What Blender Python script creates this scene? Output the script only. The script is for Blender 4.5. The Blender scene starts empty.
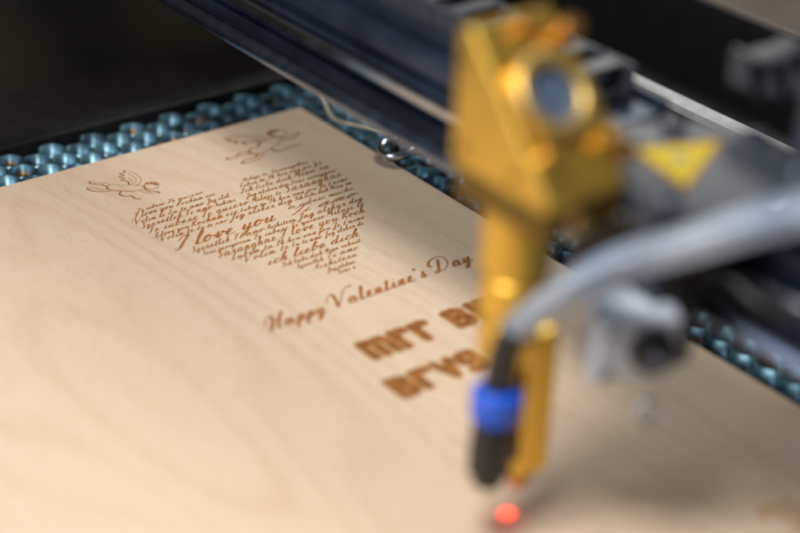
import bpy, bmesh, math, random
from mathutils import Vector, Matrix
random.seed(7)
scene=bpy.context.scene
COL=scene.collection
scene.view_settings.view_transform='Standard'
scene.view_settings.look='None'
scene.view_settings.exposure=0

# ---------------------------------------------------------------- materials
def newmat(name):
    m=bpy.data.materials.new(name); m.use_nodes=True
    nt=m.node_tree; b=nt.nodes['Principled BSDF']
    return m,nt,b
def mat(name,col,rough=.5,metal=0,var=.15,scale=3.0,bump=.0,col2=None,coat=0,trans=0,rvar=.1,spec=.5):
    m,nt,b=newmat(name)
    tc=nt.nodes.new('ShaderNodeTexCoord')
    n=nt.nodes.new('ShaderNodeTexNoise'); n.inputs['Scale'].default_value=scale; n.inputs['Detail'].default_value=6
    nt.links.new(tc.outputs['Object'],n.inputs['Vector'])
    r=nt.nodes.new('ShaderNodeValToRGB')
    c2=col2 if col2 else tuple(c*(1-var) for c in col)
    r.color_ramp.elements[0].color=(*c2,1); r.color_ramp.elements[1].color=(*col,1)
    r.color_ramp.elements[0].position=.35; r.color_ramp.elements[1].position=.65
    nt.links.new(n.outputs['Fac'],r.inputs['Fac'])
    nt.links.new(r.outputs['Color'],b.inputs['Base Color'])
    mr=nt.nodes.new('ShaderNodeMapRange'); mr.inputs['To Min'].default_value=max(.02,rough-rvar); mr.inputs['To Max'].default_value=min(1,rough+rvar)
    nt.links.new(n.outputs['Fac'],mr.inputs['Value']); nt.links.new(mr.outputs['Result'],b.inputs['Roughness'])
    b.inputs['Metallic'].default_value=metal
    b.inputs['Specular IOR Level'].default_value=spec
    if coat: b.inputs['Coat Weight'].default_value=coat
    if trans: b.inputs['Transmission Weight'].default_value=trans
    if bump:
        n2=nt.nodes.new('ShaderNodeTexNoise'); n2.inputs['Scale'].default_value=scale*12
        nt.links.new(tc.outputs['Object'],n2.inputs['Vector'])
        bp=nt.nodes.new('ShaderNodeBump'); bp.inputs['Strength'].default_value=bump; bp.inputs['Distance'].default_value=.02
        nt.links.new(n2.outputs['Fac'],bp.inputs['Height']); nt.links.new(bp.outputs['Normal'],b.inputs['Normal'])
    return m

def wood_mat():
    m,nt,b=newmat('birch_plywood'); L=nt.links.new
    tc=nt.nodes.new('ShaderNodeTexCoord')
    mp=nt.nodes.new('ShaderNodeMapping'); mp.inputs['Scale'].default_value=(1,.13,1); mp.inputs['Rotation'].default_value=(0,0,math.radians(8))
    L(tc.outputs['Object'],mp.inputs['Vector'])
    n0=nt.nodes.new('ShaderNodeTexNoise'); n0.inputs['Scale'].default_value=.17; n0.inputs['Detail'].default_value=1.2; n0.inputs['Roughness'].default_value=.35
    L(mp.outputs['Vector'],n0.inputs['Vector'])
    mul=nt.nodes.new('ShaderNodeMath'); mul.operation='MULTIPLY'; mul.inputs[1].default_value=24
    L(n0.outputs['Fac'],mul.inputs[0])
    fr=nt.nodes.new('ShaderNodeMath'); fr.operation='FRACT'; L(mul.outputs[0],fr.inputs[0])
    r1=nt.nodes.new('ShaderNodeValToRGB'); cr=r1.color_ramp
    cr.elements[0].position=0; cr.elements[0].color=(.6,.6,.6,1)
    cr.elements[1].position=1; cr.elements[1].color=(.6,.6,.6,1)
    e=cr.elements.new(.2); e.color=(.1,.1,.1,1)
    e=cr.elements.new(.6); e.color=(.0,.0,.0,1)
    e=cr.elements.new(.92); e.color=(.9,.9,.9,1)
    L(fr.outputs[0],r1.inputs['Fac'])
    n3=nt.nodes.new('ShaderNodeTexNoise'); n3.inputs['Scale'].default_value=.5; n3.inputs['Detail'].default_value=3
    L(mp.outputs['Vector'],n3.inputs['Vector'])
    mm=nt.nodes.new('ShaderNodeMath'); mm.operation='MULTIPLY'
    L(r1.outputs['Color'],mm.inputs[0]); L(n3.outputs['Fac'],mm.inputs[1])
    base=nt.nodes.new('ShaderNodeMix'); base.data_type='RGBA'
    base.inputs[6].default_value=(.725,.585,.445,1); base.inputs[7].default_value=(.64,.465,.33,1)
    L(mm.outputs[0],base.inputs[0])
    n4=nt.nodes.new('ShaderNodeTexNoise'); n4.inputs['Scale'].default_value=.12; n4.inputs['Detail'].default_value=2
    L(mp.outputs['Vector'],n4.inputs['Vector'])
    b2=nt.nodes.new('ShaderNodeMix'); b2.data_type='RGBA'; b2.blend_type='MULTIPLY'
    r4=nt.nodes.new('ShaderNodeValToRGB'); r4.color_ramp.elements[0].color=(.94,.90,.87,1); r4.color_ramp.elements[1].color=(1,1,1,1)
    r4.color_ramp.elements[0].position=.35; r4.color_ramp.elements[1].position=.65
    L(n4.outputs['Fac'],r4.inputs['Fac']); b2.inputs[0].default_value=1
    L(base.outputs[2],b2.inputs[6]); L(r4.outputs['Color'],b2.inputs[7])
    mp2=nt.nodes.new('ShaderNodeMapping'); mp2.inputs['Scale'].default_value=(26,1.8,1)
    L(tc.outputs['Object'],mp2.inputs['Vector'])
    n5=nt.nodes.new('ShaderNodeTexNoise'); n5.inputs['Scale'].default_value=1.0; n5.inputs['Detail'].default_value=5
    L(mp2.outputs['Vector'],n5.inputs['Vector'])
    r5=nt.nodes.new('ShaderNodeValToRGB'); r5.color_ramp.elements[0].color=(.91,.865,.81,1); r5.color_ramp.elements[1].color=(1,1,1,1)
    r5.color_ramp.elements[0].position=.3; r5.color_ramp.elements[1].position=.52
    L(n5.outputs['Fac'],r5.inputs['Fac'])
    b3=nt.nodes.new('ShaderNodeMix'); b3.data_type='RGBA'; b3.blend_type='MULTIPLY'; b3.inputs[0].default_value=1
    L(b2.outputs[2],b3.inputs[6]); L(r5.outputs['Color'],b3.inputs[7])
    L(b3.outputs[2],b.inputs['Base Color'])
    b.inputs['Roughness'].default_value=.6; b.inputs['Specular IOR Level'].default_value=.35
    bp=nt.nodes.new('ShaderNodeBump'); bp.inputs['Strength'].default_value=.25; bp.inputs['Distance'].default_value=.01
    L(n5.outputs['Fac'],bp.inputs['Height']); L(bp.outputs['Normal'],b.inputs['Normal'])
    return m
WOOD=wood_mat()
BURN=mat('scorched_engraving',(.42,.165,.038),.8,0,col2=(.27,.09,.018),scale=6,spec=.15)
BURN2=mat('deep_scorched_engraving',(.38,.15,.04),.85,0,col2=(.18,.065,.018),scale=3,spec=.2)
HALO=mat('light_scorch',(.58,.36,.18),.8,0,col2=(.50,.28,.12),scale=5,spec=.2)
BRASS=mat('anodised_gold',(.90,.57,.10),.38,.93,var=.14,scale=2,bump=.05)
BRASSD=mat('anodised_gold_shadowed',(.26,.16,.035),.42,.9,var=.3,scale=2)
BRASSB=mat('polished_gold',(.88,.62,.21),.46,.95,var=.15,scale=3)
COPPER=mat('dull_brass_knob',(.50,.27,.09),.5,.95,scale=4)
BLUE=mat('blue_plastic',(.004,.10,.72),.4,0,scale=5,coat=.3)
BLACKP=mat('black_plastic',(.012,.012,.014),.35,0,scale=5)
BLACKM=mat('black_painted_metal',(.008,.008,.009),.5,0,scale=1.5)
RAILM=mat('dark_blue_black_anodised_aluminium',(.075,.10,.16),.36,.85,var=.45,scale=.5)
CHROME=mat('polished_steel',(.62,.66,.74),.18,1,scale=2)
STEELD=mat('dark_blued_steel',(.24,.30,.42),.25,1,scale=2)
ALU=mat('brushed_aluminium',(.75,.78,.80),.45,.2,scale=3)
GREYP=mat('dark_grey_coated_steel',(.055,.068,.09),.45,.4,scale=2)
GREYL=mat('grey_zinc_plated',(.09,.11,.15),.4,.6,scale=2)
YELLOW=mat('warning_yellow',(.56,.42,.02),.6,0,scale=3,spec=.2)
ORANGE=mat('warning_dark_orange_edge',(.20,.075,.02),.6,0,scale=3,spec=.2)
WHITEP=mat('pale_blue_white_plastic',(.66,.76,.90),.4,0,scale=3,coat=.2)
def hose_mat():
    m,nt,b=newmat('pale_translucent_tube'); L=nt.links.new
    tc=nt.nodes.new('ShaderNodeTexCoord')
    w=nt.nodes.new('ShaderNodeTexNoise'); w.inputs['Scale'].default_value=.7; w.inputs['Detail'].default_value=2
    L(tc.outputs['Object'],w.inputs['Vector'])
    r=nt.nodes.new('ShaderNodeValToRGB'); r.color_ramp.elements[0].color=(.34,.45,.62,1); r.color_ramp.elements[1].color=(.70,.80,.94,1)
    r.color_ramp.elements[0].position=.40; r.color_ramp.elements[1].position=.60
    L(w.outputs['Fac'],r.inputs['Fac']); L(r.outputs['Color'],b.inputs['Base Color'])
    b.inputs['Roughness'].default_value=.12; b.inputs['Coat Weight'].default_value=1; b.inputs['Coat Roughness'].default_value=.06; b.inputs['Transmission Weight'].default_value=.6; b.inputs['IOR'].default_value=1.4
    return m
HOSE=hose_mat()
def honey_mat():
    m,nt,b=newmat('honeycomb_aluminium'); L=nt.links.new
    tc=nt.nodes.new('ShaderNodeTexCoord'); sp=nt.nodes.new('ShaderNodeSeparateXYZ'); L(tc.outputs['Object'],sp.inputs[0])
    n=nt.nodes.new('ShaderNodeTexNoise'); n.inputs['Scale'].default_value=.8; n.inputs['Detail'].default_value=5; L(tc.outputs['Object'],n.inputs['Vector'])
    r=nt.nodes.new('ShaderNodeValToRGB'); r.color_ramp.elements[0].color=(.06,.11,.15,1); r.color_ramp.elements[1].color=(.15,.30,.38,1)
    r.color_ramp.elements[0].position=.40; r.color_ramp.elements[1].position=.62
    L(n.outputs['Fac'],r.inputs['Fac'])
    # depth shade and amber glints painted into the colour of each wall (object z: 0 at bottom .. 1.58 at top edge)
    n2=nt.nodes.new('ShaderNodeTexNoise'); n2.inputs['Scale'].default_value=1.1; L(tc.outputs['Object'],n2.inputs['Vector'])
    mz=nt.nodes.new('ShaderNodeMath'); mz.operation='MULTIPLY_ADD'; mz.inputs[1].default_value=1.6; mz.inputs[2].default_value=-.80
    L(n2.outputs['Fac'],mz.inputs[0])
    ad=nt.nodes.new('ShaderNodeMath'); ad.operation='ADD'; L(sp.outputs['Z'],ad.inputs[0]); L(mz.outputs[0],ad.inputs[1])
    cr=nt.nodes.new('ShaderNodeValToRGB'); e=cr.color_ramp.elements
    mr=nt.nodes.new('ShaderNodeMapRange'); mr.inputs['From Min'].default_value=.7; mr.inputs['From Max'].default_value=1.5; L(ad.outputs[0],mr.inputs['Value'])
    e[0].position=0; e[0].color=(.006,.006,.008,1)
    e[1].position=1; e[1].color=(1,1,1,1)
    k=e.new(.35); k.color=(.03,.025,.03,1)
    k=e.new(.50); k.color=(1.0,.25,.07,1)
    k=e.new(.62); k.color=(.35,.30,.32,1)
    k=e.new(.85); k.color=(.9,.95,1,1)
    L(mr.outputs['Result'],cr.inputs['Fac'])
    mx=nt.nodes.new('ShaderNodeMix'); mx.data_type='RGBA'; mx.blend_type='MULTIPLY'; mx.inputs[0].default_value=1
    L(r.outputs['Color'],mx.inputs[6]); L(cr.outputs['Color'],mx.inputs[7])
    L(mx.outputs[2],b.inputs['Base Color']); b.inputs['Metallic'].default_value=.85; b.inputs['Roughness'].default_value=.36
    return m
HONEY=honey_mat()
TRAY=mat('black_tray',(.012,.009,.006),.6,0,col2=(.006,.005,.004),scale=1.4)
OLIVE=mat('dark_olive_panel',(.028,.024,.011),.75,0,scale=.12,col2=(.007,.0065,.004))
TAUPE=mat('taupe_panel',(.13,.105,.09),.6,0,scale=.6)
OPTIC=mat('mirror_optic',(.10,.15,.24),.2,0,scale=1.5,col2=(.03,.05,.09))
CHAINM=mat('chain_plastic',(.035,.042,.055),.35,0,scale=4)
def emis(name,col,s):
    m,nt,b=newmat(name); b.inputs['Base Color'].default_value=(*col,1)
    b.inputs['Emission Color'].default_value=(*col,1)
    n=nt.nodes.new('ShaderNodeTexNoise'); n.inputs['Scale'].default_value=4
    mr=nt.nodes.new('ShaderNodeMapRange'); mr.inputs['To Min'].default_value=s*.8; mr.inputs['To Max'].default_value=s*1.2
    nt.links.new(n.outputs['Fac'],mr.inputs['Value']); nt.links.new(mr.outputs['Result'],b.inputs['Emission Strength'])
    return m
REDDOT=emis('red_pointer_light',(1,.075,.035),3.4)

# ---------------------------------------------------------------- helpers
def finish(bm,name,material,parent=None,smooth=False,bevel=0,seg=2,solid=0,recalc=True):
    me=bpy.data.meshes.new(name)
    if recalc: bmesh.ops.recalc_face_normals(bm,faces=bm.faces[:])
    bm.to_mesh(me); bm.free()
    vs=[v.co for v in me.vertices]
    lo=Vector([min(v[i] for v in vs) for i in range(3)]); hi=Vector([max(v[i] for v in vs) for i in range(3)])
    c=Vector(((lo.x+hi.x)/2,(lo.y+hi.y)/2,lo.z))
    me.transform(Matrix.Translation(-c))
    if smooth:
        for p in me.polygons: p.use_smooth=True
    ob=bpy.data.objects.new(name,me); ob.location=c
    COL.objects.link(ob)
    me.materials.append(material)
    if solid:
        s=ob.modifiers.new('solid','SOLIDIFY'); s.thickness=solid; s.offset=0
    if bevel:
        b=ob.modifiers.new('bevel','BEVEL'); b.width=bevel; b.segments=seg; b.limit_method='ANGLE'
    if parent: par(ob,parent)
    return ob
def par(ob,p):
    ob.parent=p; ob.matrix_parent_inverse=Matrix.Translation(-Vector(p.location))
def empty(name,loc,label,cat):
    e=bpy.data.objects.new(name,None); e.location=loc; e.empty_display_size=.5; COL.objects.link(e)
    e['label']=label; e['category']=cat
    return e
def add_box(bm,lo,hi,M=None):
    vs=[bm.verts.new((x,y,z)) for x in(lo[0],hi[0]) for y in(lo[1],hi[1]) for z in(lo[2],hi[2])]
    for f in((0,1,3,2),(4,6,7,5),(0,4,5,1),(2,3,7,6),(0,2,6,4),(1,5,7,3)): bm.faces.new([vs[i] for i in f])
    if M: bmesh.ops.transform(bm,matrix=M,verts=vs)
    return vs
def add_lathe(bm,origin,axis,prof,n=32):
    axis=Vector(axis).normalized(); q=axis.to_track_quat('Z','Y').to_matrix(); o=Vector(origin)
    rings=[]
    for r,h in prof:
        if r<1e-6: rings.append([bm.verts.new(o+axis*h)])
        else: rings.append([bm.verts.new(o+q@Vector((r*math.cos(2*math.pi*i/n),r*math.sin(2*math.pi*i/n),h))) for i in range(n)])
    for a,b in zip(rings,rings[1:]):
        for i in range(n):
            j=(i+1)%n
            if len(a)==1 and len(b)==1: continue
            if len(a)==1: bm.faces.new([a[0],b[i],b[j]])
            elif len(b)==1: bm.faces.new([a[i],a[j],b[0]])
            else: bm.faces.new([a[i],a[j],b[j],b[i]])
def catmull(P,n=6):
    P=[Vector(p) for p in P]
    if len(P)<3: return P
    Q=[P[0]*2-P[1]]+P+[P[-1]*2-P[-2]]; out=[]
    for i in range(1,len(Q)-2):
        a,b,c,d=Q[i-1:i+3]
        for k in range(n):
            t=k/n
            out.append(.5*((2*b)+(c-a)*t+(2*a-5*b+4*c-d)*t*t+(3*b-a-3*c+d)*t**3))
    out.append(P[-1]); return out
def add_tube(bm,pts,r,n=16,sm=8,rip=0,r2=None):
    pts=catmull(pts,sm); rings=[]; up=Vector((0,0,1))
    prev=None
    for i,p in enumerate(pts):
        t=(pts[min(i+1,len(pts)-1)]-pts[max(i-1,0)]).normalized()
        if prev is None:
            s=t.cross(up); s=s if s.length>.01 else t.cross(Vector((1,0,0))); s.normalize()
        else:
            s=(prev-t*prev.dot(t)).normalized()
        prev=s; u=s.cross(t)
        rb=r if r2 is None else r+(r2-r)*i/(len(pts)-1)
        rr=rb*(1+(rip if i%2 else -rip))
        rings.append([bm.verts.new(p+s*rr*math.cos(2*math.pi*k/n)+u*rr*math.sin(2*math.pi*k/n)) for k in range(n)])
    for a,b in zip(rings,rings[1:]):
        for k in range(n): bm.faces.new([a[k],a[(k+1)%n],b[(k+1)%n],b[k]])
    bm.faces.new(rings[0]); bm.faces.new(rings[-1])
def extrude_profile(bm,prof,y0,y1):
    A=[bm.verts.new((x,y0,z)) for x,z in prof]; B=[bm.verts.new((x,y1,z)) for x,z in prof]
    n=len(prof)
    for i in range(n): bm.faces.new([A[i],A[(i+1)%n],B[(i+1)%n],B[i]])
    bm.faces.new(A); bm.faces.new(B)

# ---------------------------------------------------------------- plywood board
bm=bmesh.new(); add_box(bm,(-30,-32,-.3),(0,0,0))
board=finish(bm,'plywood_board',WOOD,bevel=.015)
board['label']='pale birch plywood sheet with laser engraved heart and lettering'; board['category']='plywood sheet'

G={
'a':(1.2,[[(0,.15),(.35,.75),(.75,.95),(.5,1),(.15,.7),(.1,.25),(.3,0),(.6,.2),(.85,.95),(.8,.3),(.95,0),(1.2,.2)]]),
'b':(1.1,[[(0,.15),(.4,1.2),(.6,2.1),(.4,2.2),(.25,1.4),(.2,.3),(.45,0),(.8,.4),(.75,.9),(.6,.95),(.9,.8),(1.1,.6)]]),
'c':(.85,[[(0,.15),(.3,.7),(.65,1),(.7,.85),(.5,.98),(.15,.6),(.2,.15),(.5,0),(.85,.2)]]),
'd':(1.2,[[(0,.15),(.4,.8),(.7,.95),(.45,1),(.12,.65),(.12,.2),(.35,0),(.65,.3),(.95,2.1),(.82,.4),(.95,0),(1.2,.2)]]),
'e':(.85,[[(0,.15),(.45,.5),(.65,.85),(.45,1),(.18,.65),(.2,.15),(.5,0),(.85,.2)]]),
'f':(.8,[[(0,.15),(.45,1.2),(.75,2.1),(.55,2.2),(.4,1.3),(.2,-.6),(.05,-1),(.15,-.5),(.45,.1),(.8,.2)]]),
'g':(1.1,[[(0,.15),(.4,.8),(.7,.95),(.45,1),(.12,.65),(.12,.2),(.35,.05),(.65,.4),(.85,.95),(.65,-.4),(.3,-1),(.1,-.8),(.4,-.3),(1.1,.2)]]),
'h':(1.05,[[(0,.15),(.4,1.2),(.65,2.05),(.45,2.2),(.25,1.2),(.12,0),(.3,.6),(.65,1),(.75,.8),(.65,.2),(.8,0),(1.05,.2)]]),
'i':(.65,[[(0,.15),(.35,.95),(.25,.3),(.4,0),(.65,.2)],[(.4,1.35),(.44,1.5)]]),
'j':(.6,[[(0,.15),(.4,.95),(.2,-.4),(-.1,-1),(-.25,-.7),(.1,-.2),(.6,.2)],[(.4,1.35),(.44,1.5)]]),
'k':(1.05,[[(0,.15),(.4,1.2),(.65,2.05),(.45,2.2),(.25,1.2),(.12,0),(.3,.6),(.65,.95),(.65,.65),(.35,.5),(.6,.15),(.8,0),(1.05,.2)]]),
'l':(.65,[[(0,.15),(.4,1.2),(.6,2.05),(.42,2.2),(.25,1.2),(.2,.2),(.4,0),(.65,.2)]]),
'm':(1.35,[[(0,.15),(.25,.95),(.12,0),(.35,.7),(.6,1),(.65,.7),(.52,0),(.75,.7),(1.0,1),(1.05,.7),(.98,.15),(1.12,0),(1.35,.2)]]),
'n':(1.0,[[(0,.15),(.25,.95),(.12,0),(.35,.7),(.62,1),(.7,.7),(.62,.15),(.77,0),(1.0,.2)]]),
'o':(1.0,[[(0,.15),(.3,.7),(.5,1),(.2,.85),(.1,.35),(.35,0),(.7,.35),(.7,.8),(.5,1),(.65,.8),(1.0,.6)]]),
'p':(.95,[[(0,.15),(.3,.95),(.15,0),(-.05,-1),(.2,.2),(.5,.95),(.8,.8),(.7,.2),(.35,.05),(.6,.0),(.95,.2)]]),
'q':(1.1,[[(0,.15),(.4,.8),(.7,.95),(.45,1),(.12,.65),(.12,.2),(.35,.05),(.65,.4),(.85,.95),(.65,-.9),(.8,-.7),(1.1,.2)]]),
'r':(.9,[[(0,.15),(.2,.85),(.3,1.1),(.4,.9),(.65,.9),(.5,.3),(.65,0),(.9,.2)]]),
's':(.85,[[(0,.15),(.35,.8),(.45,1.1),(.5,.7),(.6,.25),(.35,0),(.1,.15),(.4,.05),(.85,.2)]]),
't':(.7,[[(0,.15),(.35,1.0),(.5,1.7),(.3,.5),(.38,0),(.7,.2)],[(.1,1.15),(.7,1.22)]]),
'u':(1.1,[[(0,.15),(.25,.95),(.15,.3),(.3,0),(.6,.3),(.8,.95),(.7,.2),(.85,0),(1.1,.2)]]),
'v':(1.0,[[(0,.15),(.2,.9),(.35,.9),(.35,.2),(.45,0),(.75,.5),(.75,.95),(.85,.8),(1.0,.6)]]),
'w':(1.35,[[(0,.15),(.2,.9),(.18,.2),(.35,0),(.6,.9),(.58,.2),(.75,0),(1.05,.5),(1.05,.95),(1.15,.8),(1.35,.6)]]),
'x':(.9,[[(0,.15),(.2,.9),(.45,.5),(.6,.05),(.9,.2)],[(.7,.95),(.05,.05)]]),
'y':(1.1,[[(0,.15),(.25,.95),(.18,.35),(.35,.05),(.65,.4),(.85,.95),(.65,-.4),(.3,-1),(.1,-.8),(.4,-.3),(1.1,.2)]]),
'z':(.9,[[(0,.15),(.2,.9),(.6,.9),(.1,.05),(.5,-.2),(.3,-.9),(.3,-.4),(.9,.2)]]),
"'":(.35,[[(.1,2.1),(.0,1.7)]]),'.':(.4,[[(.1,.0),(.16,.05)]]),
'I':(1.1,[[(0.0,1.5),(.4,2.1),(1.0,2.2),(.7,1.2),(.45,.2),(.1,0),(-.1,.3)]]),
'V':(1.5,[[(-1.1,1.2),(-1.0,2.1),(-.5,2.5),(-.1,2.2),(.15,1.1),(.3,0),(.7,.9),(1.4,2.5),(2.2,3.0),(2.5,2.8)]]),
'D':(2.1,[[(.6,2.3),(.4,1),(.2,.1),(-.2,.0),(-.3,.3),(.3,.1),(1.2,.2),(1.8,1.2),(1.5,2.3),(.5,2.8),(-.7,2.4),(-.9,1.6),(-.5,1.3)]]),
'H':(1.6,[[(-.8,1.0),(-.6,2.0),(.0,2.4),(.3,1.9),(.25,.9),(-.1,-.1),(-.4,.1)],[(1.7,2.6),(1.2,1.6),(.95,.2),(1.15,0),(1.6,.2)],[(-.3,.8),(.5,1.25),(1.4,1.2)]]),
'J':(1.1,[[(.0,1.9),(.5,2.2),(1.1,2.2),(.8,1.0),(.5,-.6),(.1,-1),(0,-.6),(.6,0),(1.1,.2)]]),
'T':(1.1,[[(-.1,1.8),(.2,2.2),(.8,2.05),(1.4,2.25)],[(.75,2.1),(.6,1),(.4,.1),(.1,.1)]]),
'E':(1.1,[[(1.1,2.0),(.8,2.25),(.4,1.9),(.5,1.3),(.8,1.15),(.3,1.0),(.1,.4),(.5,0),(1.1,.3)]]),
'K':(1.2,[[(.3,2.1),(.2,1),(.05,0)],[(1.1,2.2),(.6,1.4),(.2,1.0),(.6,.8),(.9,.1),(1.2,.1)]]),
'A':(1.25,[[(0,0),(.5,1.2),(.95,2.2),(.95,1),(1.0,.1),(1.25,.15)],[(.2,.9),(1.0,.95)]]),
'S':(1.1,[[(1.0,1.9),(.7,2.25),(.35,1.9),(.6,1.2),(.8,.5),(.4,0),(0,.3)]]),
'M':(1.4,[[(0,0),(.3,2.1),(.6,.6),(1.1,2.2),(1.15,.1),(1.4,.15)]]),
'L':(1.1,[[(.9,2.0),(.6,2.2),(.4,1.5),(.3,.2),(.0,.1),(.5,.05),(1.1,.2)]]),
'Y':(1.1,[[(-.1,2),(.1,2.1),(.3,1.4),(.6,1.3),(1.1,2.1)],[(1.1,2.1),(.8,.8),(.4,-.8),(.0,-.9),(.4,-.2),(1.1,.2)]]),
}
def layout(s,track=0,space=.75,slant=.42):
    x=0; out=[]
    for ch in s:
        if ch==' ': x+=space; continue
        w,st=G.get(ch) or G[ch.lower()]
        for q,k in enumerate(st):
            kk=list(k)
            if q==0 and ch.islower(): kk[-1]=(kk[-1][0]+track,kk[-1][1])
            out.append([(px+x+slant*py,py) for px,py in kk])
        x+=w+track
    return out,x
KK=[0]
def ribbon(bm,pts,hw,sm=5,cal=True):
    P=catmull([Vector((p[0],p[1],0)) for p in pts],sm); L=[];R=[]
    for i,p in enumerate(P):
        t=P[min(i+1,len(P)-1)]-P[max(i-1,0)]
        if t.length<1e-7: t=Vector((1,0,0))
        t.normalize(); n=Vector((-t.y,t.x,0))
        w=hw*((.45+1.0*max(0,-t.y)+.1*abs(t.y)) if cal else 1)
        KK[0]=(KK[0]+1)%400
        z=.004+.00002*KK[0]
        a=p+n*w; b=p-n*w
        L.append(bm.verts.new((a.x,a.y,z))); R.append(bm.verts.new((b.x,b.y,z)))
    for i in range(len(P)-1): bm.faces.new([L[i],L[i+1],R[i+1],R[i]])
def write(bm,s,x0,x1,yb,size=None,hw=.02,track=0,space=.75,slant=.42):
    st,w=layout(s,track,space,slant)
    sx=(x1-x0)/w
    sy=size if size else sx
    for k in st: ribbon(bm,[(x0+px*sx,yb+py*sy) for px,py in k],hw)
bm=bmesh.new()
def span(y):
    cx=-5.0; W=3.25
    if y<.13:
        k=math.sqrt(max(0,1-((.13-y)/.15)**2))
        c=1.7
        return [(cx-c-1.5*k,cx-c+1.3*k),(cx+c-1.45*k,cx+c+1.6*k)]
    if y<.2: return [(cx-W+.0,cx-.2),(cx+.15,cx+W)]
    if y<.5:
        h=W*(1-.14*((y-.2)/.3)**2); return [(cx-h,cx+h)]
    h=W*.86*(1-((y-.5)/.52)**1.15); return [(cx-max(h,.3),cx+max(h,.3))]
phr=["Je t'aime","Ti amo","Te quiero","Ik hou van jou","Jag alskar dig","Eu te amo","Kocham cie","I love you","Ich liebe dich","Volim te","Seni seviyorum","Te iubesc","Aishiteru","Mina rakastan sinua","Jeg elsker dig","Szeretlek","Lubim ta","Saranghae","Miluji te"]
random.shuffle(phr); pi=0
ys=[(-3.42,.10),(-3.70,.10),(-4.02,.12),(-4.32,.10),(-4.66,.14),(-4.96,.10),(-5.22,.10),(-5.88,.29),(-6.22,.10),(-6.50,.11),(-6.84,.14),(-7.14,.10),(-7.42,.11),(-7.88,.20),(-8.18,.10),(-8.46,.11),(-8.76,.11),(-9.04,.10),(-9.28,.09)]
for y,sz in ys:
    for a,b in span((-3.22-y)/6.15):
        if sz>=.25:
            write(bm,"I love you",a-.15,a-.15+(b-a)*.54,y,.27,.028,.22,.75,.75)
            write(bm,"Ti amo",a+.05+(b-a)*.58,b-.15,y-.02,.15,.018,.2,.75,.7)
            write(bm,"te iubesc mucho",a+.35+(b-a)*.56,b,y+.33,.10,.013,.1,.75,.6)
            continue
        if sz==.20:
            write(bm,"ich liebe dich",a,b-.1,y,.17,.021,.2,.75,.7); continue
        x=a
        while x<b-.15:
            s=phr[pi%len(phr)]; pi+=1
            k=sz*random.choice([.8,.9,1,1.2])
            _,w=layout(s,.3)
            ww=w*k*random.uniform(.9,1.15)
            if b-(x+ww)<.35 and b-(x+ww)>0: ww=b-x
            if x+ww>b:
                while len(s)>3 and x+ww>b+.15:
                    s=s[:-1]; _,w=layout(s,.3); ww=w*k
                ww=b-x
            if ww<.12: break
            write(bm,s,x,x+ww,y,k,.008+.052*k,.3,.75,.7)
            x+=ww+sz*.7
eng=finish(bm,'heart_lettering',BURN,board); eng['label']='heart built from brown cursive love phrases'
bm=bmesh.new()
write(bm,"Happy Valentine's Day",-8.3,-1.85,-10.66,.245,.032,.34,1.3,.6)
finish(bm,'greeting_lettering',BURN,board)
def cherub(name,cx,cy,s,ang,mir,sx=1,hw=.016):
    circ=lambda x,y,r,r2=None,rot=0:[(x+r*math.cos(t*.7)*math.cos(rot)-(r2 or r)*math.sin(t*.7)*math.sin(rot),y+r*math.cos(t*.7)*math.sin(rot)+(r2 or r)*math.sin(t*.7)*math.cos(rot)) for t in range(10)]
    S=[circ(.60,.42,.20),circ(.46,.56,.07),circ(.57,.62,.07),circ(.68,.60,.06),
    # torso
    [(.46,.28),(.25,.32),(0,.28),(-.22,.14),(-.36,.16),(-.5,.06),(-.5,-.1),(-.36,-.2),(-.15,-.18),(.08,-.12),(.3,-.02),(.46,.14)],
    # legs
    [(-.48,.08),(-.68,.14),(-.88,.05),(-1.05,.12),(-1.1,.03),(-.95,-.05),(-.7,.0),(-.5,-.08)],
    [(-.42,-.18),(-.6,-.30),(-.82,-.26),(-.98,-.34),(-.86,-.42),(-.6,-.42),(-.3,-.26)],
    # arms
    [(.46,.2),(.64,.10),(.86,.16),(.98,.12),(.86,.04),(.62,-.02),(.42,.06)],
    # feathered wing with scalloped lower edge
    [(.2,.3),(.22,.55),(.08,.82),(-.18,1.0),(-.5,1.05),(-.42,.9),(-.55,.84),(-.38,.74),(-.48,.64),(-.28,.58),(-.34,.46),(-.12,.44),(.0,.28)],
    [(.12,.42),(.04,.64),(-.16,.82),(-.34,.9)],[(.06,.38),(-.06,.55),(-.22,.66)],
    # trailing ribbon
    [(-.05,-.16),(.0,-.36),(.18,-.42),(.34,-.34),(.5,-.44),(.66,-.4)]]
    bm=bmesh.new(); c,sn=math.cos(ang),math.sin(ang)
    for k in S:
        q=[((-x if mir else x)*sx,y) for x,y in k]
        ribbon(bm,[(cx+s*(x*c-y*sn),cy+s*(x*sn+y*c)) for x,y in q],hw,5)
    return finish(bm,name,BURN,board)
cherub('cherub_engraving',-7.4,-2.0,1.02,-.95,False,1,.018)
cherub('cherub_engraving',-2.45,-1.85,1.18,.1,False,1.15,.024)
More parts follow.
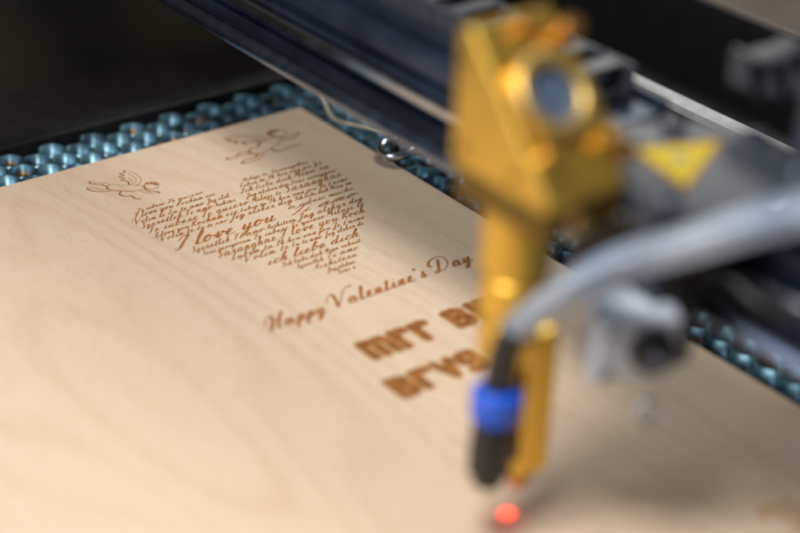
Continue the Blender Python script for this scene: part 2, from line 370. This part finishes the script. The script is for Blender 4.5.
HG={'m':(1.3,[[(0,0),(0,1)],[(0,.80),(.15,.97),(.42,.97),(.58,.8),(.58,0)],[(.58,.80),(.74,.97),(1.0,.97),(1.17,.78),(1.17,0)]]),
'r':(.72,[[(0,0),(0,1)],[(0,.70),(.16,.92),(.38,1),(.6,.96)]]),
'B':(.8,[[(0,0),(0,1),(.42,1),(.62,.88),(.62,.66),(.42,.53),(0,.53)],[(.42,.53),(.68,.38),(.68,.14),(.44,0),(0,0)]]),
'I':(.1,[[(.05,0),(.05,1)]]),
'v':(.75,[[(0,1),(.33,.03),(.7,1)]]),
'g':(.75,[[(.62,.98),(.18,.98),(0,.82),(0,.58),(.18,.42),(.62,.42)],[(.62,.98),(.62,.1),(.45,-.06),(.05,-.04)]])}
def heavy(s,x0,yb,h,w,hw,z0,matl,name):
    bm=bmesh.new(); tot=sum(HG[c][0] for c in s)+.38*(len(s)-1); sx=(w-.26)/tot; x=0; z=z0
    for ch in s:
        cw,st=HG[ch]
        for k in st:
            P=[Vector((x0+.13+(x+px)*sx,yb+.12+py*(h-.24),0)) for px,py in k]
            for p in P:
                z+=.00006
                n=14; bm.faces.new([bm.verts.new((p.x+hw*(1+random.uniform(-.1,.16))*math.cos(2*math.pi*i/n),p.y+hw*(1+random.uniform(-.1,.16))*math.sin(2*math.pi*i/n),z)) for i in range(n)])
            for a,b in zip(P,P[1:]):
                z+=.00006
                t=(b-a).normalized(); q=Vector((-t.y,t.x,0))*hw
                bm.faces.new([bm.verts.new((v.x,v.y,z)) for v in (a+q,b+q,b-q,a-q)])
        x+=cw+.38
    return finish(bm,name,matl,board,recalc=False)
for s_,x_,y_,w_ in(("mrr",-7.05,-13.2,2.25),("BIB",-4.4,-13.2,1.8),("Brvg",-7.5,-14.92,2.75),("BB",-4.3,-14.92,1.3)):
    heavy(s_,x_,y_,.90,w_,.128,.0075,BURN2,'heavy_lettering')
    heavy(s_,x_,y_,.90,w_,.168,.003,HALO,'scorch_halo')
bm=bmesh.new()
ribbon(bm,[(-4.0,-22.9),(-3.8,-22.6),(-3.5,-22.7),(-3.6,-23.0),(-3.3,-23.2),(-3.5,-23.5),(-3.8,-23.4)],.08,6,False)
ribbon(bm,[(-3.2,-22.6),(-3.1,-23.0),(-2.9,-23.4)],.07,6,False)
finish(bm,'small_engraved_mark',HALO,board)

# ---------------------------------------------------------------- honeycomb : open rounded-hexagonal cells with thin walls
bm=bmesh.new(); s=.46; H=s*math.sqrt(3)
for i in range(-36,10):
    for j in range(-42,5):
        cx=i*1.5*s; cy=j*H+(H/2 if i%2 else 0)
        if not(-23<cx<5.1 and -31<cy<2.3): continue
        if cx<-2 and cy<-2: continue
        n=24; top=[];bot=[]
        for k in range(n):
            a=2*math.pi*k/n
            am=(a%(math.pi/3))-math.pi/6
            rr=s*.97*(.45*.866/math.cos(am)+.55*.90)
            top.append(bm.verts.new((cx+rr*math.cos(a),cy+rr*math.sin(a),-.32)))
            bot.append(bm.verts.new((cx+rr*math.cos(a),cy+rr*math.sin(a),-1.9)))
        for k in range(n):
            f=bm.faces.new([top[k],top[(k+1)%n],bot[(k+1)%n],bot[k]]); f.smooth=True
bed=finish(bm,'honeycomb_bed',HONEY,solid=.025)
bed['label']='blue-grey aluminium honeycomb cutting bed under the plywood'; bed['category']='honeycomb bed'
bm=bmesh.new()
extrude_profile(bm,[(5.6,-2),(5.6,-.25),(6.2,-.25),(6.2,-2)],-34,3.2)
add_box(bm,(-25,2.75,-2),(5.59,3.5,-.25))
finish(bm,'bed_frame',BLACKM,bed,bevel=.05)

# ---------------------------------------------------------------- cabinet
cab=empty('machine_cabinet',(0,0,-4),'black steel cabinet interior around the cutting bed','machine cabinet')
bm=bmesh.new(); add_box(bm,(-60,-60,-4.2),(40,30,-4)); finish(bm,'bottom_tray',TRAY,cab)
bm=bmesh.new(); add_box(bm,(-60,14,-4),(40,14.5,26)); finish(bm,'back_panel',OLIVE,cab)
bm=bmesh.new(); extrude_profile(bm,[(6.3,-4),(6.3,1.6),(6.6,2.0),(7.1,2.0),(7.1,.4),(11.2,.4),(11.2,-4)],-40,13.9)
finish(bm,'side_channel',BLACKM,cab,bevel=.03)
bm=bmesh.new(); extrude_profile(bm,[(6.3,2.01),(6.3,2.28),(6.9,2.28),(6.9,2.01)],-40,13.9)
finish(bm,'edge_trim',ALU,cab,bevel=.02)
bm=bmesh.new(); extrude_profile(bm,[(11.25,-4),(11.25,3.2),(11.4,3.2),(11.4,-4)],-40,13.9)
finish(bm,'side_wall',BLACKM,cab,bevel=.03)
bm=bmesh.new(); extrude_profile(bm,[(11.45,-4),(11.45,3.3),(34,3.5),(34,-4)],-40,13.9)
finish(bm,'top_ledge',TAUPE,cab,bevel=.1)

# ---------------------------------------------------------------- gantry rail
gan=empty('gantry_rail',(-4,-12,4.7),'long dark blue-black aluminium gantry rail above the plywood','gantry rail')
bm=bmesh.new()
prof=[(-5.0,4.9),(-5.0,5.4),(-4.75,5.4),(-4.75,5.7),(-5.0,5.7),(-5.0,6.2),(-4.75,6.2),(-4.75,6.5),(-5.0,6.5),(-5.0,6.9),(-4.7,7.0),(-3.4,7.0),(-3.2,6.8),(-3.2,4.9),(-3.4,4.7),(-4.8,4.7)]
extrude_profile(bm,prof,-45,13.5); finish(bm,'rail_beam',RAILM,gan,bevel=.04)
bm=bmesh.new(); add_lathe(bm,(-5.4,-45,5.05),(0,1,0),[(0,0),(.25,0),(.25,58),(0,58)],24)
finish(bm,'guide_rod',STEELD,gan)
bm=bmesh.new(); extrude_profile(bm,[(-5.3,5.85),(-5.3,6.15),(-5.01,6.15),(-5.01,5.85)],-45,13.5)
finish(bm,'linear_guide',CHROME,gan,bevel=.06)
bm=bmesh.new(); extrude_profile(bm,[(-4.5,7.01),(-4.5,7.35),(-4.4,7.35),(-4.4,7.12),(-2.7,7.12),(-2.7,7.35),(-2.6,7.35),(-2.6,7.01)],-17.5,13.5)
finish(bm,'chain_trough',RAILM,gan,bevel=.02)

# ---------------------------------------------------------------- carriage
car=empty('carriage',(-5.8,-20.5,5),'dark grey steel carriage plate with yellow triangular warning sticker','carriage')
bm=bmesh.new()
pl=[(-7.3,-18.9),(-5.8,-18.5),(-4.0,-19.4),(-3.2,-20.9),(-3.4,-23.8),(-5.6,-23.8),(-7.4,-21.9)]; n=len(pl)
A=[bm.verts.new((x,y,7.75)) for x,y in pl]; B=[bm.verts.new((x,y,7.95)) for x,y in pl]
for i in range(n): bm.faces.new([A[i],A[(i+1)%n],B[(i+1)%n],B[i]])
bm.faces.new(A); bm.faces.new(B)
finish(bm,'carriage_plate',GREYP,car,bevel=.05)
for x,y in((-4.7,-19.55),(-3.8,-20.9),(-7.05,-21.7),(-3.9,-22.2),(-5.5,-23.2)):
    bm=bmesh.new(); add_lathe(bm,(x,y,7.955),(0,0,1),[(0,0),(.26,0),(.26,.22),(.14,.25),(.14,.12),(0,.12)],16)
    finish(bm,'cap_screw',CHROME,car)
bm=bmesh.new(); extrude_profile(bm,[(-3.5,7.96),(-3.5,10.0),(-3.3,10.0),(-3.3,8.16),(-2.9,8.16),(-2.9,7.96)],-23.8,-21.6); finish(bm,'angle_bracket',GREYL,car,bevel=.05)
bm=bmesh.new(); add_box(bm,(-4.6,-23.7,7.96),(-3.52,-23.1,8.9)); finish(bm,'limit_switch',BLACKP,car,bevel=.08)
for y,z in((-22.0,9.5),(-23.2,9.5)):
    bm=bmesh.new(); add_lathe(bm,(-3.51,y,z),(-1,0,0),[(0,0),(.22,0),(.22,.18),(.12,.2),(.12,.1),(0,.1)],16); finish(bm,'cap_screw',CHROME,car)
bm=bmesh.new(); extrude_profile(bm,[(-7.45,7.3),(-7.45,8.05),(-7.32,8.05),(-7.32,7.3)],-21.8,-19.2); finish(bm,'plate_lip',GREYL,car,bevel=.03)
T3=[Vector(p) for p in((-6.05,-19.75,0),(-4.25,-20.45,0),(-6.4,-21.55,0))]; tc_=(T3[0]+T3[1]+T3[2])/3
def tri(bm,k,z): bm.faces.new([bm.verts.new((tc_.x+(p.x-tc_.x)*k,tc_.y+(p.y-tc_.y)*k,z)) for p in T3])
bm=bmesh.new(); tri(bm,1.1,7.956); st=finish(bm,'warning_sticker',ORANGE,car)
bm=bmesh.new(); tri(bm,.93,7.960); finish(bm,'sticker_face',YELLOW,st)
bm=bmesh.new()
for k in range(12):
    a0=k*math.pi/6; c=(tc_.x,tc_.y)
    bm.faces.new([bm.verts.new((c[0],c[1],7.965)),bm.verts.new((c[0]+.17*math.cos(a0),c[1]+.17*math.sin(a0),7.965)),bm.verts.new((c[0]+.17*math.cos(a0+math.pi/6),c[1]+.17*math.sin(a0+math.pi/6),7.965))])
finish(bm,'sticker_symbol',BLACKP,st)
bm=bmesh.new(); add_box(bm,(-6.6,-21.8,5.0),(-5.72,-18.9,7.74)); finish(bm,'bearing_block',BLACKM,car,bevel=.12)
Mx=Matrix.Translation((-7.1,-21.2,4.85))@Matrix.Rotation(-.45,4,'Z')@Matrix.Rotation(.15,4,'X')
fn=Mx.to_3x3()@Vector((0,-1,0))
bm=bmesh.new(); add_box(bm,(-.85,-.6,-.75),(.8,.6,.75),Mx)
mo=finish(bm,'switch_module',WHITEP,car,bevel=.08,seg=3)
bm=bmesh.new(); add_lathe(bm,Mx@Vector((.22,-.6,.12)),fn,[(0,0),(.46,0),(.46,.25),(.38,.32),(.38,.45),(.2,.5),(0,.5)],24)
kn=finish(bm,'module_knob',BLACKP,mo)
bm=bmesh.new(); add_lathe(bm,Mx@Vector((.22,-.6,.12))+fn*.505,fn,[(0,0),(.18,0),(.16,.05),(0,.05)],20); finish(bm,'knob_cap',GREYL,kn)
bm=bmesh.new(); add_box(bm,(.8,-.5,-.5),(1.15,.3,.2),Mx); finish(bm,'module_plug',GREYP,mo,bevel=.04)
for dx,dz in((-.6,.5),(-.6,-.52)):
    bm=bmesh.new(); add_lathe(bm,Mx@Vector((dx,-.605,dz)),fn,[(0,0),(.1,0),(.1,.06),(0,.08)],14); finish(bm,'module_screw',GREYP,mo)
bm=bmesh.new()
pts=[(-7.05+.27*math.cos(t),-21.9,3.35+.27*math.sin(t)) for t in [k*math.pi/8 for k in range(17)]]
add_tube(bm,pts,.06,8,2); finish(bm,'module_ring',CHROME,mo,smooth=True)
bm=bmesh.new(); add_box(bm,(-6.9,-21.6,5.5),(-6.62,-20.9,7.7)); finish(bm,'module_bracket',GREYP,car,bevel=.04)
bm=bmesh.new(); add_tube(bm,[(-6.5,-21.0,5.2),(-5.9,-22.0,6.2),(-5.7,-23.5,6.0),(-5.9,-25.5,7.0)],.12,10,8); finish(bm,'signal_cable',BLACKP,car,smooth=True)

# ---------------------------------------------------------------- laser head
bx,by=-8.35,-19.6
head=empty('laser_head',(bx,by,.8),'gold anodised laser head with angled mirror mount over the plywood','laser head')
X0,X1=bx-1.1,bx+.85; Yb,Yf=by+1.3,by-1.45
bm=bmesh.new()
pr=[(Yb,8.0),(Yb,10.7),(Yb-.35,10.85),(Yf,8.2),(Yf,8.0)]
A=[bm.verts.new((X0,y,z)) for y,z in pr]; B=[bm.verts.new((X1,y,z)) for y,z in pr]
for i in range(5): bm.faces.new([A[i],A[(i+1)%5],B[(i+1)%5],B[i]])
bm.faces.new(A); bm.faces.new(B)
finish(bm,'mirror_block',BRASS,head,bevel=.06,seg=2)
P0=Vector((0,Yb-.35,10.85)); P1=Vector((0,Yf,8.2)); sd=(P1-P0).normalized(); nn=Vector((0,sd.z,-sd.y))
if nn.z<0: nn=-nn
mid=(P0+P1)/2
cxx=bx+.05
def slant(u,v,h): return Vector((cxx+u,mid.y,mid.z))+sd*v+nn*h
M=Matrix(((1,sd.x,nn.x,cxx),(0,sd.y,nn.y,mid.y),(0,sd.z,nn.z,mid.z),(0,0,0,1)))
def plate_hole(bm,M,half,r,h0,h1,cu=0,cv=0,n=48):
    def sq(a):
        c,s_=math.cos(a),math.sin(a); p=7
        k=(abs(c)**p+abs(s_)**p)**(-1/p); return c*k*half,s_*k*half
    R=[]
    for rad,h in(('o',h0),('o',h1),('i',h1),('i',h0)):
        ring=[]
        for k in range(n):
            a=2*math.pi*k/n
            if rad=='o': u,v=sq(a)
            else: u,v=cu+r*math.cos(a),cv+r*math.sin(a)
            ring.append(bm.verts.new(M@Vector((u,v,h))))
        R.append(ring)
    for q in range(4):
        a,b=R[q],R[(q+1)%4]
        for k in range(n): bm.faces.new([a[k],a[(k+1)%n],b[(k+1)%n],b[k]])
bm=bmesh.new(); plate_hole(bm,M,.84,.62,.01,.14,-.1,-.12)
finish(bm,'mirror_plate',BRASS,head,bevel=.03)
bm=bmesh.new(); add_lathe(bm,slant(-.15,-.12,.15),nn,[(.86,0),(.86,.10),(.81,.15),(.62,.15),(.56,.1),(.56,0)],48)
finish(bm,'retaining_ring',BRASSB,head,bevel=.03)
bm=bmesh.new(); add_lathe(bm,slant(-.15,-.12,.04),nn,[(0,0),(.60,0),(.60,.06),(0,.06)],32)
finish(bm,'mirror',OPTIC,head)
def screw(u,v,matl,name='thumb_screw',hh=.18,r=.3,L=.6):
    bm=bmesh.new()
    add_lathe(bm,slant(u,v,hh),nn,[(0,0),(.12,0),(.12,.2),(r*.9,.22),(r,.28),(r,L-.08),(r*.85,L),(0,L)],20)
    return finish(bm,name,matl,head)
screw(.7,-1.2,COPPER,r=.22,hh=0,L=.5); screw(.72,.95,BRASSB,r=.18,hh=.0,L=.4); screw(-.82,.95,BRASSB,r=.12,L=.28,hh=0); screw(-.1,-1.5,COPPER,r=.15,L=.3,hh=.0)
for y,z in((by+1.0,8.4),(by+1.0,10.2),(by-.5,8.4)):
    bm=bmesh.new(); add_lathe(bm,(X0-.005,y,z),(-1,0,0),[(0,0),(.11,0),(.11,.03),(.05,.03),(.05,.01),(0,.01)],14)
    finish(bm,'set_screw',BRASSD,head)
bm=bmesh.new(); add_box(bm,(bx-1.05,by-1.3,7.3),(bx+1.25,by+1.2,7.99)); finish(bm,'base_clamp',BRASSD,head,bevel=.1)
bm=bmesh.new(); add_lathe(bm,(bx-.25,by-1.31,7.6),(0,-1,0),[(0,0),(.18,0),(.18,.18),(.11,.2),(.11,.1),(0,.1)],18)
finish(bm,'clamp_screw',BRASSB,head)
bm=bmesh.new(); add_lathe(bm,(bx+.9,by-1.31,7.6),(0,-1,0),[(0,0),(.18,0),(.18,.18),(.11,.2),(.11,.1),(0,.1)],18)
finish(bm,'clamp_screw',CHROME,head)
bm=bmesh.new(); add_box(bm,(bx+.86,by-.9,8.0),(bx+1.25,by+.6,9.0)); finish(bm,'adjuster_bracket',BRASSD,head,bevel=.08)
bm=bmesh.new(); add_lathe(bm,(bx+1.05,by-.91,8.6),(0,-1,.15),[(0,0),(.11,0),(.11,.15),(.2,.18),(.2,.38),(.16,.42),(0,.42)],20); finish(bm,'adjuster_knob',COPPER,head)
tx,ty=bx-.25,by+.2
bm=bmesh.new(); add_lathe(bm,(tx,ty,3.9),(0,0,1),[(0,0),(.56,0),(.62,.08),(.62,.9),(.56,.95),(.56,1.05),(.66,1.1),(.66,1.9),(.60,1.95),(.60,2.05),(.70,2.1),(.70,3.39),(0,3.39)],48)
finish(bm,'lens_tube',BRASS,head)
nx,ny=bx+.12,by-.15
bm=bmesh.new(); add_box(bm,(nx-.42,ny-.34,1.25),(nx+.42,ny+.34,4.6)); finish(bm,'nozzle_column',BRASS,head,bevel=.10,seg=3)
bm=bmesh.new(); add_lathe(bm,(nx-.1,ny,.85),(0,0,1),[(0,0),(.16,0),(.34,.32),(.34,.39),(0,.39)],32); finish(bm,'nozzle_tip',COPPER,head)
fx,fy=bx-.92,by-.3
ax=Vector((.05,0,1)).normalized()
bm=bmesh.new(); add_lathe(bm,(fx-.06,fy,1.35),ax,[(0,0),(.30,0),(.34,.1),(.34,.25),(.46,.29),(.48,.9),(.46,1.5),(.38,1.57),(0,1.57)],6)
fit=finish(bm,'push_in_fitting',BLACKP,head,bevel=.05)
bm=bmesh.new(); add_lathe(bm,Vector((fx-.06,fy,1.45))+ax*1.48,ax,[(0,0),(.42,0),(.52,.08),(.53,.6),(.46,.7),(.30,.72),(0,.72)],36)
finish(bm,'release_collar',BLUE,fit,bevel=.02)
bm=bmesh.new(); add_box(bm,(fx+.2,fy-.15,1.75),(nx-.40,fy+.25,2.2)); finish(bm,'elbow_arm',BLACKP,fit,bevel=.06)
hp=[(-4.5,-29.5,10.3),(-6.2,-26.4,9.6),(-7.0,-24.6,8.9),(-7.77,-22.75,7.65),(-8.18,-21.74,6.98),(-8.7,-20.95,6.15),(-9.0,-20.3,5.3),(-9.12,-20.05,4.95)]
bm=bmesh.new(); add_tube(bm,hp,.39,24,10,.0,r2=.29)
hose=finish(bm,'air_hose',HOSE,smooth=True); hose['label']='pale translucent grey-blue air hose curving down to the laser nozzle'; hose['category']='hose'
bm=bmesh.new(); add_tube(bm,[(a,b,c-.04) for a,b,c in hp],.08,12,10)
finish(bm,'inner_line',GREYP,hose,smooth=True)
bm=bmesh.new(); add_tube(bm,[(-9.09,-20.12,5.08),(-9.16,-19.98,4.6),(-9.2,-19.9,4.1),(-9.24,-19.9,3.6)],.31,18,6)
finish(bm,'hose_sleeve',BLACKP,hose,smooth=True)

# ---------------------------------------------------------------- cable chain
ch=empty('cable_chain',(-3.6,-5,7.15),'black plastic cable drag chain lying on the gantry rail','cable chain')
bm=bmesh.new()
add_box(bm,(-.75,-.5,0),(-.6,.5,.75)); add_box(bm,(.6,-.5,0),(.75,.5,.75)); add_box(bm,(-.6,-.25,.62),(.6,.25,.74)); add_box(bm,(-.6,-.25,.0),(.6,.25,.1))
link=finish(bm,'chain_link',CHAINM,None,bevel=.04)
path=[]; y=12.5
while y>-16.5: path.append((Vector((-3.55,y,7.15)),0)); y-=1.06
for k in range(10):
    a=k/9*math.pi*.97
    path.append((Vector((-2.6,-20.1-2.1*math.sin(a),8.7+2.1*(1-math.cos(a)))),-a))
for k in range(9): path.append((Vector((-2.6,-19.0+1.06*k,12.95)),math.pi))
for i,(p,a) in enumerate(path):
    o=link if i==0 else link.copy()
    if i: COL.objects.link(o)
    o.location=p; o.rotation_euler=(a,0,0); par(o,ch)

# ---------------------------------------------------------------- edge clip + wire
clip=empty('spring_clip',(.6,-5.0,0),'small dark steel hook clip at the plywood edge','clip')
bm=bmesh.new(); pts=[(.35+.5*math.cos(t),-4.55+.5*math.sin(t),.35+.12*math.cos(t)) for t in [math.radians(a) for a in range(30,320,20)]]
add_tube(bm,pts,.13,12,3); finish(bm,'clip_hook',CHROME,clip,smooth=True)
bm=bmesh.new(); add_lathe(bm,(.75,-4.85,.35),(.6,-.8,.05),[(0,0),(.22,0),(.24,.1),(.24,1.7),(.15,1.8),(0,1.8)],18); finish(bm,'clip_shank',STEELD,clip)
bm=bmesh.new(); add_lathe(bm,(.25,-4.5,.0),(0,0,1),[(0,0),(.14,0),(.14,.4),(.1,.46),(0,.46)],18); finish(bm,'clip_pin',BLACKM,clip)
bm=bmesh.new(); add_tube(bm,[(2.0,.2,-.2),(1.5,.3,.75),(.9,.2,.7),(.5,-.6,.3),(.3,-1.4,.06),(.5,-2.2,.1),(1.3,-2.9,-.1)],.055,8,6)
w=finish(bm,'thin_wire',mat('wire_steel',(.8,.72,.55),.4,.3),smooth=True); w['label']='thin bent wire lying over the plywood corner'; w['category']='wire'

# ---------------------------------------------------------------- pointer dot
bm=bmesh.new(); n=32; c=Vector((-8.37,-19.57,.007))
bm.faces.new([bm.verts.new(c+Vector((.17*math.cos(2*math.pi*k/n),.14*math.sin(2*math.pi*k/n),0))) for k in range(n)])
dot=finish(bm,'pointer_spot',REDDOT,board); dot['label']='glowing red pointer spot'

# ---------------------------------------------------------------- lights
def area(name,loc,tgt,size,power,col):
    l=bpy.data.lights.new(name,'AREA'); l.energy=power; l.size=size; l.color=col
    o=bpy.data.objects.new(name,l); o.location=loc
    o.rotation_euler=(Vector(tgt)-Vector(loc)).to_track_quat('-Z','Y').to_euler(); COL.objects.link(o); return o
area('key_light',(-21,-21,36),(-9,-14,0),11,15500,(1,.945,.875))
area('cool_fill',(-48,-6,22),(-5,-12,4),22,8500,(.88,.92,1))  # cool fill light added to brighten the rail face
area('rear_lamp',(18,4,30),(-3,-8,0),9,4200,(1,.96,.84))
pl_=bpy.data.lights.new('pointer_glow','POINT'); pl_.energy=3; pl_.color=(1,.08,.04); pl_.shadow_soft_size=.1
po=bpy.data.objects.new('pointer_glow',pl_); po.location=(-8.55,-19.75,.35); COL.objects.link(po)
wd=bpy.data.worlds.new('World'); scene.world=wd; wd.use_nodes=True
wd.node_tree.nodes['Background'].inputs['Color'].default_value=(.70,.75,.85,1)
wd.node_tree.nodes['Background'].inputs['Strength'].default_value=.11

# ---------------------------------------------------------------- camera
cam=bpy.data.cameras.new('camera'); co=bpy.data.objects.new('camera',cam); COL.objects.link(co)
d1=Vector((0.7891,0.2689,-0.5522)); d2=Vector((-0.6128,0.4054,-0.6783)); d1.normalize(); d2=(d2-d1*d2.dot(d1)).normalized(); d3=d1.cross(d2)
R=Matrix((d1,d2,d3)).to_4x4()
co.matrix_world=Matrix.Translation((-29.245,-41.243,22.435))@R
cam.lens=79.2; cam.sensor_width=36; cam.clip_start=.5; cam.clip_end=500
cam.dof.use_dof=True; cam.dof.focus_distance=48.5; cam.dof.aperture_fstop=.055; cam.dof.aperture_blades=0
scene.camera=co
